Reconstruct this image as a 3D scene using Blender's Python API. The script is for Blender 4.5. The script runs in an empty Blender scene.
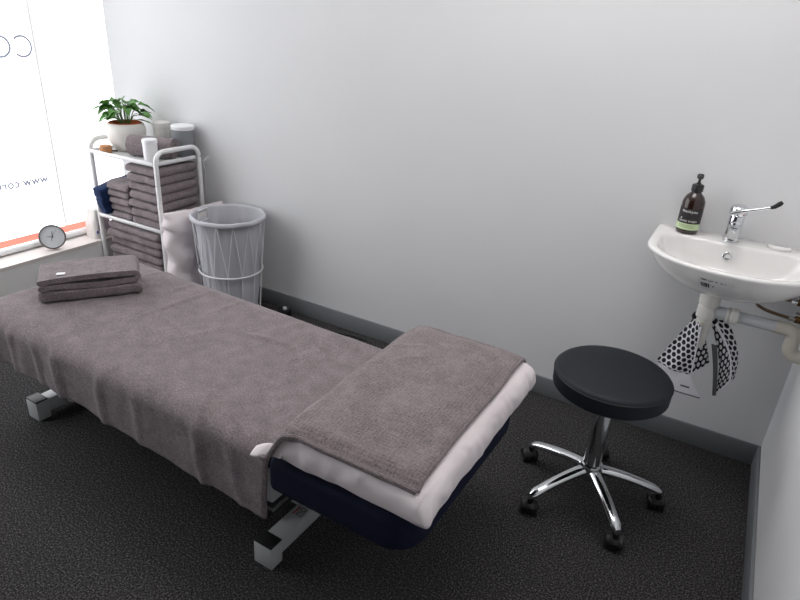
import bpy, bmesh, math, random
from math import sin, cos, pi, sqrt, exp, radians
from mathutils import Vector, Matrix, noise

S = bpy.context.scene
COL = S.collection

# ------------------------------------------------------------------ materials
def new_mat(name):
    m = bpy.data.materials.new(name); m.use_nodes = True
    nt = m.node_tree
    return m, nt, nt.nodes['Principled BSDF']

def srgb(r, g, b):
    f = lambda c: (c/12.92 if c <= .04045 else ((c+.055)/1.055)**2.4)
    return (f(r/255), f(g/255), f(b/255), 1)

def mat(name, rgb, rough=.5, metal=0, bump=0, bscale=200, detail=3, vary=0, vscale=80, spec=.5, sheen=0, coat=0, trans=0, stretch=None, vary2=0, v2scale=4):
    m, nt, p = new_mat(name)
    N, L = nt.nodes.new, nt.links.new
    col = srgb(*rgb)
    p.inputs['Base Color'].default_value = col
    p.inputs['Roughness'].default_value = rough
    p.inputs['Metallic'].default_value = metal
    p.inputs['Specular IOR Level'].default_value = spec
    p.inputs['Sheen Weight'].default_value = sheen
    p.inputs['Coat Weight'].default_value = coat
    p.inputs['Transmission Weight'].default_value = trans
    tc = N('ShaderNodeTexCoord')
    src = tc.outputs['Object']
    if stretch:
        mp = N('ShaderNodeMapping'); mp.inputs['Scale'].default_value = stretch
        L(src, mp.inputs['Vector']); src = mp.outputs['Vector']
    if bump:
        n = N('ShaderNodeTexNoise'); n.inputs['Scale'].default_value = bscale; n.inputs['Detail'].default_value = detail
        b = N('ShaderNodeBump'); b.inputs['Strength'].default_value = bump; b.inputs['Distance'].default_value = .004
        L(src, n.inputs['Vector']); L(n.outputs['Fac'], b.inputs['Height']); L(b.outputs['Normal'], p.inputs['Normal'])
    if vary:
        n2 = N('ShaderNodeTexNoise'); n2.inputs['Scale'].default_value = vscale; n2.inputs['Detail'].default_value = 4
        L(src, n2.inputs['Vector'])
        fac = n2.outputs['Fac']
        if vary2:
            n3 = N('ShaderNodeTexNoise'); n3.inputs['Scale'].default_value = v2scale
            L(tc.outputs['Object'], n3.inputs['Vector'])
            mx = N('ShaderNodeMath'); mx.operation = 'MULTIPLY_ADD'; mx.inputs[1].default_value = vary2
            L(n3.outputs['Fac'], mx.inputs[0]); L(fac, mx.inputs[2])
            ms = N('ShaderNodeMath'); ms.operation = 'SUBTRACT'; ms.inputs[1].default_value = vary2*.5
            L(mx.outputs[0], ms.inputs[0]); fac = ms.outputs[0]
        r = N('ShaderNodeValToRGB')
        r.color_ramp.elements[0].position = .3; r.color_ramp.elements[1].position = .7
        lo = tuple(max(0, c*(1-vary)) for c in col[:3])+(1,); hi = tuple(min(1, c*(1+vary)) for c in col[:3])+(1,)
        r.color_ramp.elements[0].color = lo; r.color_ramp.elements[1].color = hi
        L(fac, r.inputs['Fac']); L(r.outputs['Color'], p.inputs['Base Color'])
    return m

def emit_mat(name, rgb, strength, rough=.4):
    m, nt, p = new_mat(name)
    p.inputs['Base Color'].default_value = srgb(*rgb)
    p.inputs['Emission Color'].default_value = srgb(*rgb)
    p.inputs['Emission Strength'].default_value = strength
    p.inputs['Roughness'].default_value = rough
    return m

def dot_mat(name, bg, dot, spacing, radius):
    m, nt, p = new_mat(name)
    N, L = nt.nodes.new, nt.links.new
    tc = N('ShaderNodeTexCoord')
    s = (spacing, spacing*sqrt(3), 1)
    def lattice(off):
        a = N('ShaderNodeVectorMath'); a.operation = 'ADD'; a.inputs[1].default_value = (s[0]*off, s[1]*off, 0)
        L(tc.outputs['UV'], a.inputs[0])
        d = N('ShaderNodeVectorMath'); d.operation = 'DIVIDE'; d.inputs[1].default_value = s; L(a.outputs[0], d.inputs[0])
        f = N('ShaderNodeVectorMath'); f.operation = 'FRACTION'; L(d.outputs[0], f.inputs[0])
        b = N('ShaderNodeVectorMath'); b.operation = 'SUBTRACT'; b.inputs[1].default_value = (.5, .5, 0); L(f.outputs[0], b.inputs[0])
        c = N('ShaderNodeVectorMath'); c.operation = 'MULTIPLY'; c.inputs[1].default_value = (s[0], s[1], 0); L(b.outputs[0], c.inputs[0])
        l = N('ShaderNodeVectorMath'); l.operation = 'LENGTH'; L(c.outputs[0], l.inputs[0])
        return l.outputs['Value']
    mn = N('ShaderNodeMath'); mn.operation = 'MINIMUM'; L(lattice(0), mn.inputs[0]); L(lattice(.5), mn.inputs[1])
    lt = N('ShaderNodeMath'); lt.operation = 'LESS_THAN'; lt.inputs[1].default_value = radius; L(mn.outputs[0], lt.inputs[0])
    mix = N('ShaderNodeMix'); mix.data_type = 'RGBA'
    mix.inputs[6].default_value = srgb(*bg); mix.inputs[7].default_value = srgb(*dot)
    L(lt.outputs[0], mix.inputs[0]); L(mix.outputs[2], p.inputs['Base Color'])
    p.inputs['Roughness'].default_value = .85
    return m

def carpet_mat():
    m, nt, p = new_mat('charcoal_carpet')
    N, L = nt.nodes.new, nt.links.new
    tc = N('ShaderNodeTexCoord')
    v = N('ShaderNodeTexNoise'); v.inputs['Scale'].default_value = 330; v.inputs['Detail'].default_value = 3
    n = N('ShaderNodeTexNoise'); n.inputs['Scale'].default_value = 180; n.inputs['Detail'].default_value = 6; n.inputs['Roughness'].default_value = .75
    L(tc.outputs['Object'], v.inputs['Vector']); L(tc.outputs['Object'], n.inputs['Vector'])
    r = N('ShaderNodeValToRGB'); e = r.color_ramp.elements
    e[0].position = .38; e[0].color = srgb(24, 23, 25); e[1].position = .63; e[1].color = srgb(124, 120, 118)
    k = r.color_ramp.elements.new(.52); k.color = srgb(62, 61, 62)
    L(n.outputs['Fac'], r.inputs['Fac']); L(r.outputs['Color'], p.inputs['Base Color'])
    b = N('ShaderNodeBump'); b.inputs['Strength'].default_value = .9; b.inputs['Distance'].default_value = .006
    L(v.outputs['Fac'], b.inputs['Height']); L(b.outputs['Normal'], p.inputs['Normal'])
    p.inputs['Roughness'].default_value = 1; p.inputs['Specular IOR Level'].default_value = .1
    return m

def terry_mat(name, rgb, weave=False):
    """towelling: fine speckle, soft bump, a faint rib"""
    m, nt, p = new_mat(name)
    N, L = nt.nodes.new, nt.links.new
    tc = N('ShaderNodeTexCoord'); c = srgb(*rgb)
    n = N('ShaderNodeTexNoise'); n.inputs['Scale'].default_value = 190; n.inputs['Detail'].default_value = 5; n.inputs['Roughness'].default_value = .65
    n2 = N('ShaderNodeTexNoise'); n2.inputs['Scale'].default_value = 22; n2.inputs['Detail'].default_value = 3
    L(tc.outputs['Object'], n.inputs['Vector']); L(tc.outputs['Object'], n2.inputs['Vector'])
    ad = N('ShaderNodeMath'); ad.operation = 'MULTIPLY_ADD'; ad.inputs[1].default_value = .35
    L(n2.outputs['Fac'], ad.inputs[0]); L(n.outputs['Fac'], ad.inputs[2])
    r = N('ShaderNodeValToRGB'); e = r.color_ramp.elements
    e[0].position = .48; e[0].color = tuple(x*.6 for x in c[:3])+(1,)
    e[1].position = .88; e[1].color = tuple(min(1, x*1.42) for x in c[:3])+(1,)
    L(ad.outputs[0], r.inputs['Fac']); L(r.outputs['Color'], p.inputs['Base Color'])
    b = N('ShaderNodeBump'); b.inputs['Strength'].default_value = .55; b.inputs['Distance'].default_value = .003
    if weave:
        v = N('ShaderNodeTexVoronoi'); v.inputs['Scale'].default_value = 105; v.inputs['Randomness'].default_value = .25
        L(tc.outputs['Object'], v.inputs['Vector']); L(v.outputs['Distance'], b.inputs['Height'])
        a2 = N('ShaderNodeMath'); a2.operation = 'MULTIPLY_ADD'; a2.inputs[1].default_value = .32; a2.inputs[2].default_value = -.13
        L(v.outputs['Distance'], a2.inputs[0])
        a3 = N('ShaderNodeMath'); a3.operation = 'ADD'; L(a2.outputs[0], a3.inputs[0]); L(ad.outputs[0], a3.inputs[1]); L(a3.outputs[0], r.inputs['Fac'])
        b.inputs['Strength'].default_value = .6
    else:
        L(n.outputs['Fac'], b.inputs['Height'])
    L(b.outputs['Normal'], p.inputs['Normal'])
    p.inputs['Roughness'].default_value = 1; p.inputs['Specular IOR Level'].default_value = .1
    p.inputs['Sheen Weight'].default_value = .15; p.inputs['Sheen Roughness'].default_value = .5
    return m

M = {}
M['wall'] = mat('wall_paint', (223, 223, 224), .9, spec=.15, vary=.012, vscale=3)
M['wallf'] = mat('front_wall_darkened', (66, 66, 69), .9, bump=.02, bscale=60, spec=.15)  # unseen front wall, darkened to cut light bounced onto the table's near side
M['ceil'] = mat('ceiling_and_brightened_wall_paint', (238, 238, 236), .9, bump=.03, bscale=60)
M['carpet'] = carpet_mat()
M['skirt'] = mat('charcoal_skirting_vinyl', (120, 122, 125), .5, bump=.05, bscale=60, spec=.3)
M['sill'] = mat('sill_paint', (222, 216, 212), .45, bump=.02, bscale=30)
M['glow'] = emit_mat('daylit_frosted_film', (250, 252, 255), 2.3)
M['glow2'] = emit_mat('daylit_film_dimmed', (250, 252, 255), 1.2)  # same film as the other pane, dimmed to keep the wall corner from overexposing
M['seam'] = emit_mat('film_joint', (226, 224, 226), .45)
M['letter'] = emit_mat('grey_backlit_lettering', (128, 132, 148), .75)
M['stripe'] = emit_mat('salmon_backlit_stripe', (255, 150, 132), .6)
M['rail'] = mat('white_rail', (240, 240, 240), .35, bump=.01, bscale=20)
M['towel'] = terry_mat('taupe_grey_towelling', (128, 118, 120))
M['towelw'] = terry_mat('taupe_grey_waffle_towelling', (122, 112, 113), True)
M['towelh'] = terry_mat('taupe_grey_towel_hem', (122, 112, 113))
M['navytowel'] = terry_mat('navy_towelling', (30, 48, 84))
M['navy'] = mat('navy_stretch_cover', (20, 25, 46), .8, bump=.25, bscale=300, vary=.25, vscale=200, spec=.2)
M['case'] = mat('white_pillowcase_cotton', (226, 217, 219), .8, bump=.12, bscale=18, detail=2, spec=.2)
M['steel'] = mat('pale_grey_powder_coat', (190, 193, 193), .4, bump=.03, bscale=300)
M['blackp'] = mat('black_plastic', (26, 26, 27), .45, bump=.03, bscale=200)
M['chrome'] = mat('polished_chrome', (222, 224, 226), .1, 1, bump=.01, bscale=8)
M['vinyl'] = mat('black_vinyl', (18, 22, 30), .6, bump=.08, bscale=500, spec=.4)
M['vinylseam'] = mat('black_vinyl_piping', (20, 21, 25), .5, bump=.05, bscale=300)
M['whitem'] = mat('white_powder_coat', (236, 236, 236), .35, bump=.02, bscale=200)
M['tray'] = mat('white_mesh_tray', (238, 238, 238), .4, bump=.6, bscale=240, detail=0)
M['pot'] = mat('white_ceramic_pot', (232, 229, 224), .6, bump=.06, bscale=120)
M['terra'] = mat('terracotta', (186, 96, 58), .8, bump=.1, bscale=120, vary=.2)
M['soil'] = mat('potting_soil', (58, 40, 30), 1, bump=.6, bscale=150, vary=.4)
M['leaf'] = mat('green_leaf', (78, 130, 52), .45, bump=.1, bscale=70, vary=.45, vscale=30, spec=.4)
M['stem'] = mat('green_stem', (92, 122, 58), .6, bump=.1, bscale=90)
M['whitep'] = mat('white_plastic', (238, 238, 240), .35, bump=.02, bscale=40)
M['creamp'] = mat('cream_plastic', (226, 223, 218), .4, bump=.02, bscale=40)
M['greytin'] = mat('grey_tin', (136, 138, 142), .45, bump=.02, bscale=80)
M['cork'] = mat('cork', (184, 132, 92), .9, bump=.3, bscale=300, vary=.25, vscale=220)
M['hamper'] = mat('hamper_grey_wire', (222, 223, 226), .4, bump=.02, bscale=100)
M['porc'] = mat('white_porcelain', (236, 234, 232), .12, bump=.005, bscale=10, coat=.4)
M['pvc'] = mat('white_pvc', (224, 222, 216), .35, bump=.02, bscale=60)
M['pvcg'] = mat('grey_white_pvc', (198, 201, 204), .35, bump=.02, bscale=60)
M['pvcb'] = mat('beige_pvc', (206, 200, 188), .4, bump=.02, bscale=60)
M['brass'] = mat('brass', (112, 84, 56), .4, 1, bump=.05, bscale=80)
M['braid'] = mat('braided_steel_hose', (128, 108, 88), .45, .8, bump=.6, bscale=500)
M['amber'] = mat('dark_amber_plastic', (40, 22, 16), .16, bump=.01, bscale=20, coat=.3)
M['lblack'] = mat('label_black', (30, 26, 28), .5, bump=.01, bscale=50)
M['lgreen'] = mat('label_green', (190, 210, 164), .5, bump=.01, bscale=50, vary=.08, vscale=300)
M['lwhite'] = mat('label_white', (236, 236, 236), .6, bump=.01, bscale=50)
M['ink'] = mat('label_ink', (60, 60, 64), .6, bump=.01, bscale=50)
M['red'] = mat('red_mark', (176, 46, 52), .5, bump=.01, bscale=50)
M['clockf'] = mat('clock_dial_grey', (226, 229, 232), .5, bump=.01, bscale=50)
M['clockr'] = mat('dark_bronze_rim', (104, 96, 96), .4, .2, bump=.02, bscale=50)
M['pink'] = mat('mauve_window_film', (178, 160, 172), .3, bump=.3, bscale=40, vary=.15, vscale=30)
M['bluem'] = mat('blue_mark', (66, 66, 160), .5, bump=.01, bscale=50)
M['dotw'] = dot_mat('white_cotton_black_dots', (222, 220, 224), (18, 18, 20), .0225, .0086)
M['dotb'] = dot_mat('black_cotton_white_dots', (20, 20, 22), (214, 212, 216), .0225, .0076)
M['hemw'] = mat('white_cotton_hem', (238, 236, 242), .85, bump=.1, bscale=300)
M['hemg'] = mat('grey_cotton_hem', (92, 92, 96), .85, bump=.1, bscale=300)
M['liner'] = mat('light_grey_liner_cloth', (190, 189, 195), .85, bump=.12, bscale=22, detail=2, spec=.2)
M['lamp'] = emit_mat('lamp_diffuser', (255, 252, 251), 7.0)
M['amberl'] = mat('chrome_dark', (90, 90, 94), .25, 1, bump=.01, bscale=10)

# ------------------------------------------------------------------ mesh builder
class MB:
    def __init__(s): s.v = []; s.f = []; s.mi = []; s.uv = None
    def add(s, vs, fs, mi=0):
        o = len(s.v); s.v += [Vector(v) for v in vs]; s.f += [tuple(i+o for i in f) for f in fs]; s.mi += [mi]*len(fs)
        return s
    def box(s, lo, hi, bev=0, seg=2, mi=0, mtx=None):
        bm = bmesh.new(); bmesh.ops.create_cube(bm, size=1)
        c = [(a+b)/2 for a, b in zip(lo, hi)]; d = [b-a for a, b in zip(lo, hi)]
        for v in bm.verts: v.co = Vector((c[i]+v.co[i]*d[i] for i in range(3)))
        if bev: bmesh.ops.bevel(bm, geom=bm.edges[:], offset=bev, segments=seg, affect='EDGES', profile=.5)
        bm.verts.index_update()
        vs = [v.co.copy() for v in bm.verts]
        if mtx: vs = [mtx @ v for v in vs]
        s.add(vs, [[v.index for v in f.verts] for f in bm.faces], mi); bm.free(); return s
    def tube(s, pts, r, n=10, caps=True, closed=False, mi=0, flat=1):
        pts = [Vector(p) for p in pts]; m = len(pts)
        rs = r if isinstance(r, (list, tuple)) else [r]*m
        T = []
        for i in range(m):
            if closed: t = pts[(i+1) % m]-pts[i-1]
            else: t = pts[min(i+1, m-1)]-pts[max(i-1, 0)]
            T.append(t.normalized())
        up = Vector((0, 0, 1)) if abs(T[0].z) < .9 else Vector((1, 0, 0))
        nrm = (up-T[0]*up.dot(T[0])).normalized(); vs = []
        for i in range(m):
            if i:
                nrm = nrm-T[i]*nrm.dot(T[i])
                nrm.normalize()
            b = T[i].cross(nrm)
            for k in range(n):
                a = 2*pi*k/n; vs.append(pts[i]+rs[i]*(cos(a)*nrm+sin(a)*b*flat))
        fs = []
        for i in range(m if closed else m-1):
            j = (i+1) % m
            for k in range(n): fs.append((i*n+k, i*n+(k+1) % n, j*n+(k+1) % n, j*n+k))
        if caps and not closed:
            fs.append(tuple(range(n))[::-1]); fs.append(tuple((m-1)*n+k for k in range(n)))
        return s.add(vs, fs, mi)
    def lathe(s, prof, n=40, mi=0, mtx=None, cap0=True, cap1=True):
        vs = []; fs = []
        for r, z in prof:
            for k in range(n): a = 2*pi*k/n; vs.append(Vector((r*cos(a), r*sin(a), z)))
        if mtx: vs = [mtx @ v for v in vs]
        for i in range(len(prof)-1):
            for k in range(n): fs.append((i*n+k, i*n+(k+1) % n, (i+1)*n+(k+1) % n, (i+1)*n+k))
        if cap0: fs.append(tuple(range(n))[::-1])
        if cap1: fs.append(tuple((len(prof)-1)*n+k for k in range(n)))
        return s.add(vs, fs, mi)
    def grid(s, fn, nu, nv, mi=0, closeu=False):
        vs = [fn(i/(nu if closeu else nu-1), j/(nv-1)) for i in range(nu) for j in range(nv)]
        fs = []
        for i in range(nu if closeu else nu-1):
            i2 = (i+1) % nu
            for j in range(nv-1): fs.append((i*nv+j, i2*nv+j, i2*nv+j+1, i*nv+j+1))
        return s.add(vs, fs, mi)
    def rings(s, rings, mi=0, cap0=True, cap1=True):
        n = len(rings[0]); vs = [p for r in rings for p in r]; fs = []
        for i in range(len(rings)-1):
            for k in range(n): fs.append((i*n+k, i*n+(k+1) % n, (i+1)*n+(k+1) % n, (i+1)*n+k))
        if cap0: fs.append(tuple(range(n))[::-1])
        if cap1: fs.append(tuple((len(rings)-1)*n+k for k in range(n)))
        return s.add(vs, fs, mi)
    def prism(s, outline, lo, hi, axis=2, mi=0):
        """outline 2D in the other two axes, extruded along axis"""
        def P(a, h):
            if axis == 2: return Vector((a[0], a[1], h))
            if axis == 1: return Vector((a[0], h, a[1]))
            return Vector((h, a[0], a[1]))
        n = len(outline)
        vs = [P(a, lo) for a in outline]+[P(a, hi) for a in outline]
        fs = [(k, (k+1) % n, n+(k+1) % n, n+k) for k in range(n)]+[tuple(range(n))[::-1], tuple(range(n, 2*n))]
        return s.add(vs, fs, mi)
    def build(s, name, mats, parent=None, origin=(0, 0, 0), smooth=40, uv=None, fix=True):
        me = bpy.data.meshes.new(name)
        o = Vector(origin)
        me.from_pydata([v-o for v in s.v], [], s.f)
        if not isinstance(mats, (list, tuple)): mats = [mats]
        for m in mats: me.materials.append(m)
        me.polygons.foreach_set('material_index', s.mi)
        if uv:
            l = me.uv_layers.new(name='UVMap')
            for lp in me.loops: l.data[lp.index].uv = uv[lp.vertex_index]
        me.validate(); me.update()
        if fix:
            bm = bmesh.new(); bm.from_mesh(me); bmesh.ops.recalc_face_normals(bm, faces=bm.faces); bm.to_mesh(me); bm.free()
        if smooth:
            me.shade_smooth(); me.set_sharp_from_angle(angle=radians(smooth))
        ob = bpy.data.objects.new(name, me); COL.objects.link(ob)
        if parent is None: ob.location = o
        else: ob.parent = parent
        return ob

def thing(name, loc, label, cat, group=None, rz=0):
    o = bpy.data.objects.new(name, None); COL.objects.link(o)
    o.empty_display_size = .05
    o.location = loc; o.rotation_euler = (0, 0, rz); o['label'] = label; o['category'] = cat
    if group: o['group'] = group
    return o
def tag(o, label, cat, group=None):
    o['label'] = label; o['category'] = cat
    if group: o['group'] = group
    return o
def struct(o): o['kind'] = 'structure'; return o

def text_verts(body, size, extrude=0, spacing=1.0, bold=0):
    c = bpy.data.curves.new('t', 'FONT'); c.body = body; c.size = size; c.extrude = extrude; c.space_character = spacing; c.offset = bold
    o = bpy.data.objects.new('t', c); COL.objects.link(o)
    dg = bpy.context.evaluated_depsgraph_get(); dg.update()
    me = bpy.data.meshes.new_from_object(o.evaluated_get(dg))
    vs = [v.co.copy() for v in me.vertices]; fs = [tuple(p.vertices) for p in me.polygons]
    bpy.data.objects.remove(o); bpy.data.curves.remove(c); bpy.data.meshes.remove(me)
    return vs, fs

def nz(x, y, z=0, s=1): return noise.noise(Vector((x*s, y*s, z*s)))
def sm(a, b, x):
    t = max(0, min(1, (x-a)/(b-a))); return t*t*(3-2*t)

# ------------------------------------------------------------------ camera
YAW, PITCH, ROLL, F = -4.98762463e-01, 4.28274986e-01, 6.48284828e-02, 609.248
fw = Vector((sin(YAW)*cos(PITCH), cos(YAW)*cos(PITCH), -sin(PITCH)))
ri = Vector((cos(YAW), -sin(YAW), 0)); up = ri.cross(fw)
r2 = cos(ROLL)*ri+sin(ROLL)*up; u2 = -sin(ROLL)*ri+cos(ROLL)*up
cd = bpy.data.cameras.new('camera'); cam = bpy.data.objects.new('camera', cd); COL.objects.link(cam)
cam.matrix_world = Matrix(((r2.x, u2.x, -fw.x, 0), (r2.y, u2.y, -fw.y, 0), (r2.z, u2.z, -fw.z, 1.5), (0, 0, 0, 1)))
cd.sensor_width = 36; cd.lens = 36*F/800; cd.clip_start = .05
S.camera = cam

# ------------------------------------------------------------------ room
XW, XS, XR, YB, YF, ZC, ZS = -3.283, -3.105, .326, 2.396, -.75, 2.75, .255
def slab(name, lo, hi, m): return struct(MB().box(lo, hi).build(name, m, smooth=0))
slab('floor', (XS-.3, YF-.1, -.1), (XR+.1, YB+.1, 0), M['carpet'])
slab('ceiling', (XW-.1, YF-.1, ZC), (XR+.1, YB+.1, ZC+.1), M['ceil'])
slab('wall_back', (XW-.1, YB, 0), (XR+.1, YB+.1, ZC), M['wall'])
slab('wall_right', (XR, YF-.1, 0), (XR+.1, YB, ZC), M['wall'])
slab('wall_front', (XW-.1, YF-.1, 0), (XR, YF, ZC), M['wallf'])
slab('wall_left', (XS-.12, YF, 0), (XS, YB, ZS-.02), M['ceil'])  # painted lighter than the other walls, standing in for missing room light
slab('trim_1', (XW, YF, ZS-.02), (XS+.004, YB, ZS), M['sill'])
slab('trim_2', (XW, YF, ZC-.12), (XS, YB, ZC), M['wall'])
HB = .09
def skirt(name, lo, hi):
    b = MB().box(lo, hi, .003, 2); return struct(b.build(name, M['skirt'], smooth=30))
skirt('baseboard_back', (XS, YB-.012, 0), (XR, YB, HB))
skirt('baseboard_right', (XR-.012, YF, 0), (XR, YB-.012, HB))

# window: frosted film backlit by daylight, lettering on the outside reads mirrored
win = struct(MB().box((XW-.03, YF, ZS), (XW-.004, YB, ZC-.12)).build('window_1', M['rail'], origin=(XW, YB, ZS), smooth=0))
WO = (XW, YB, ZS)
SEAM = 1.975
MB().box((XW-.004, SEAM+.002, ZS+.03), (XW, YB, ZC-.12)).build('pane', M['glow2'], win, WO, 0)
MB().box((XW-.004, YF, ZS+.03), (XW, SEAM-.002, ZC-.12)).build('pane', M['glow'], win, WO, 0)
MB().box((XW-.004, SEAM-.006, ZS+.03), (XW+.001, SEAM+.006, ZC-.12)).build('film_joint', M['seam'], win, WO, 0)
MB().box((XW, YF, .287), (XW+.0012, SEAM+.2, .324)).build('salmon_stripe', M['stripe'], win, WO, 0)
b = MB()
b.grid(lambda u, v: Vector((XW+.022+.022*cos(v*2*pi), YF+(YB-YF)*u, ZS+.0185+.018*sin(v*2*pi))), 2, 17)
b.build('bottom_rail', M['rail'], win, WO)
def ring_letter(cy, cz, ro, w, a0, a1, name, ex=1.0):
    b = MB(); n = 64
    def fn(u, v):
        a = a0+(a1-a0)*u; r = ro-w*v
        return Vector((XW+.001, cy+r*cos(a)*ex, cz+r*sin(a)))
    b.grid(fn, n, 2); return b.build(name, M['letter'], win, WO, 0)
ring_letter(1.909, 1.275, .0532, .0104, -pi*.76, pi*.76, 'letter', .98)
ring_letter(1.798, 1.275, .0532, .0104, 0, 2*pi, 'letter', 1.05)
vs, fs = text_verts('www.cor', 1, 0, 1.12, .03); w0 = max(v.x for v in vs)
vs, fs = text_verts('www.corn', 1, 0, 1.12, .03); k = .245/w0
MB().add([Vector((XW+.0012, 1.917-v.x*k, .588+v.y*k*1.05)) for v in vs], fs).build('web_address', M['letter'], win, WO, 0)

# ceiling light
cl = thing('ceiling_light', (-.55, 1.62, ZC), 'white rectangular flush ceiling light above the head of the table', 'light')
MB().box((-.62, -.32, -.05), (.62, .32, 0), .006).build('housing', M['whitem'], cl)
MB().box((-.6, -.3, -.058), (.6, .3, -.045), .003).build('diffuser', M['lamp'], cl)

# ------------------------------------------------------------------ massage table
TX, TY, TR = -1.36, 1.268, radians(-1.2)
tb = thing('massage_table', (TX, TY, 0), 'low electric massage table with navy head cushion and pale grey steel base', 'massage table', rz=TR)
HW, XL, XE, TOP = .318, -.905, .915, .488
def cushion(x0, x1, name, z0, z1, rc, ra=None, rb=None):
    b = MB(); R_ = []
    def outline(inset, z):
        pts = []; x0_, x1_, hw = x0+inset, x1-inset, HW-inset
        r1 = max((rb or rc)-inset, .004); r0 = max((ra or rc)-inset, .004)
        for cx, cy, a, r in ((x1_-r1, hw-r1, 0, r1), (x0_+r0, hw-r0, pi/2, r0), (x0_+r0, -hw+r0, pi, r0), (x1_-r1, -hw+r1, 1.5*pi, r1)):
            for i in range(9):
                t = a+pi/2*i/8; pts.append(Vector((cx+r*cos(t), cy+r*sin(t), z)))
        return pts
    e = .03
    for i in range(7): t = pi/2*i/6; R_.append(outline(e*(1-sin(t)), z0+e*(1-cos(t))))
    for i in range(7): t = pi/2*i/6; R_.append(outline(e*(1-cos(t)), z1-e*(1-sin(t))))
    b.rings(R_); return b.build(name, M['navy'], tb)
cushion(XL, .492, 'body_cushion', TOP-.085, TOP, .08, rb=.02)
HW = .332
hc = cushion(.509, XE+.02, 'head_cushion', TOP-.118, TOP, .085, ra=.02)
HW = .318
MB().box((XL+.12, -.24, TOP-.115), (.46, .24, TOP-.08), .004).build('frame', M['steel'], tb)
MB().box((.46, -.2, TOP-.125), (.8, .2, TOP-.098), .004).build('head_frame', M['steel'], tb)
def base_bar(x, y0, y1):
    dx = 0
    bar = MB().box((x-.029, y0+.04, .022), (x+.029, y1-.04, .078), .005).build('base_bar', M['steel'], tb)
    for ye, sgn in ((y0, 1), (y1, -1)):
        lo = min(ye, ye+sgn*.05); hi = max(ye, ye+sgn*.05)
        ft = MB().box((x-.035, lo, .0), (x+.035, hi, .082), .005).build('foot', M['steel'], bar)
        MB().box((x-.034, lo+.001, .0805), (x+.034, hi-.001, .087), .002).build('foot_cap', M['blackp'], bar)
    return bar
bl = base_bar(-.792, -.250, .26); br = base_bar(.424, -.276, .26)
MB().box((-.82, -.05, .03), (.38, .05, .08), .005).build('spine', M['steel'], tb)
# scissor lift arms and lift columns
for yy in (-.13, .13):
    MB().tube([(-.74, yy, .06), (.1, yy, .37)], .022, 8, flat=.6).build('lift_arm', M['steel'], tb)
MB().box((.29, -.185, .15), (.385, .16, .39), .006).build('lift_column', M['steel'], tb)
MB().box((.294, -.181, .09), (.381, .156, .15), .002).build('column_trim', M['blackp'], tb)
MB().box((.286, -.189, .122), (.389, .164, .130), .001).build('chrome_strip', M['chrome'], tb)
MB().box((.41, -.09, .078), (.445, -.05, .096), .006).build('lock_lever', M['steel'], tb)
st = MB().box((.408, -.125, .0782), (.445, -.085, .0788)).build('warning_sticker', M['steel'], tb)
b = MB()
b.box((.41, -.124, .0788), (.415, -.088, .0792), mi=1)
for q in ((.42, -.122, .442, -.120), (.42, -.090, .442, -.088), (.42, -.122, .422, -.088), (.44, -.122, .442, -.088)):
    b.box((q[0], q[1], .0788), (q[2], q[3], .0792))
b.tube([(.423, -.117, .0792), (.438, -.094, .0792)], .0012, 5); b.tube([(.423, -.094, .0792), (.431, -.106, .0792)], .0012, 5)
b.build('sticker_print', [M['ink'], M['red']], st)

# ------------------------------------------------------------------ towel cover over the table (table-local design, own object)
RT = Matrix.Translation((TX, TY, 0)) @ Matrix.Rotation(TR, 4, 'Z')
CT = TOP+.006
ridges = [((-.36, -.10), (-.325, .30), .007, .009), ((-.655, .20), (-.59, .338), .006, .009), ((.04, .10), (.25, .125), .005, .010),
          ((.18, -.20), (.304, -.386), .007, .010), ((-.69, -.12), (-.33, -.27), .003, .012), ((-.04, .08), (.2, .13), .004, .012), ((-.38, .02), (-.02, -.04), .003, .010),
          ((-.16, .305), (-.185, .15), .005, .009), ((.30, .21), (.266, .04), .004, .009), ((-.45, .16), (-.42, .30), .005, .009), ((-.12, -.08), (-.06, .12), .004, .010), ((.1, .2), (.14, .30), .004, .009)]
def seg_d(px, py, a, b):
    ax, ay = a; bx, by = b; dx, dy = bx-ax, by-ay
    t = max(0, min(1, ((px-ax)*dx+(py-ay)*dy)/(dx*dx+dy*dy)))
    return sqrt((px-ax-t*dx)**2+(py-ay-t*dy)**2), t
RH, RV = .065, .05
LQ = pi/2*(RH+RV)/2
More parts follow.
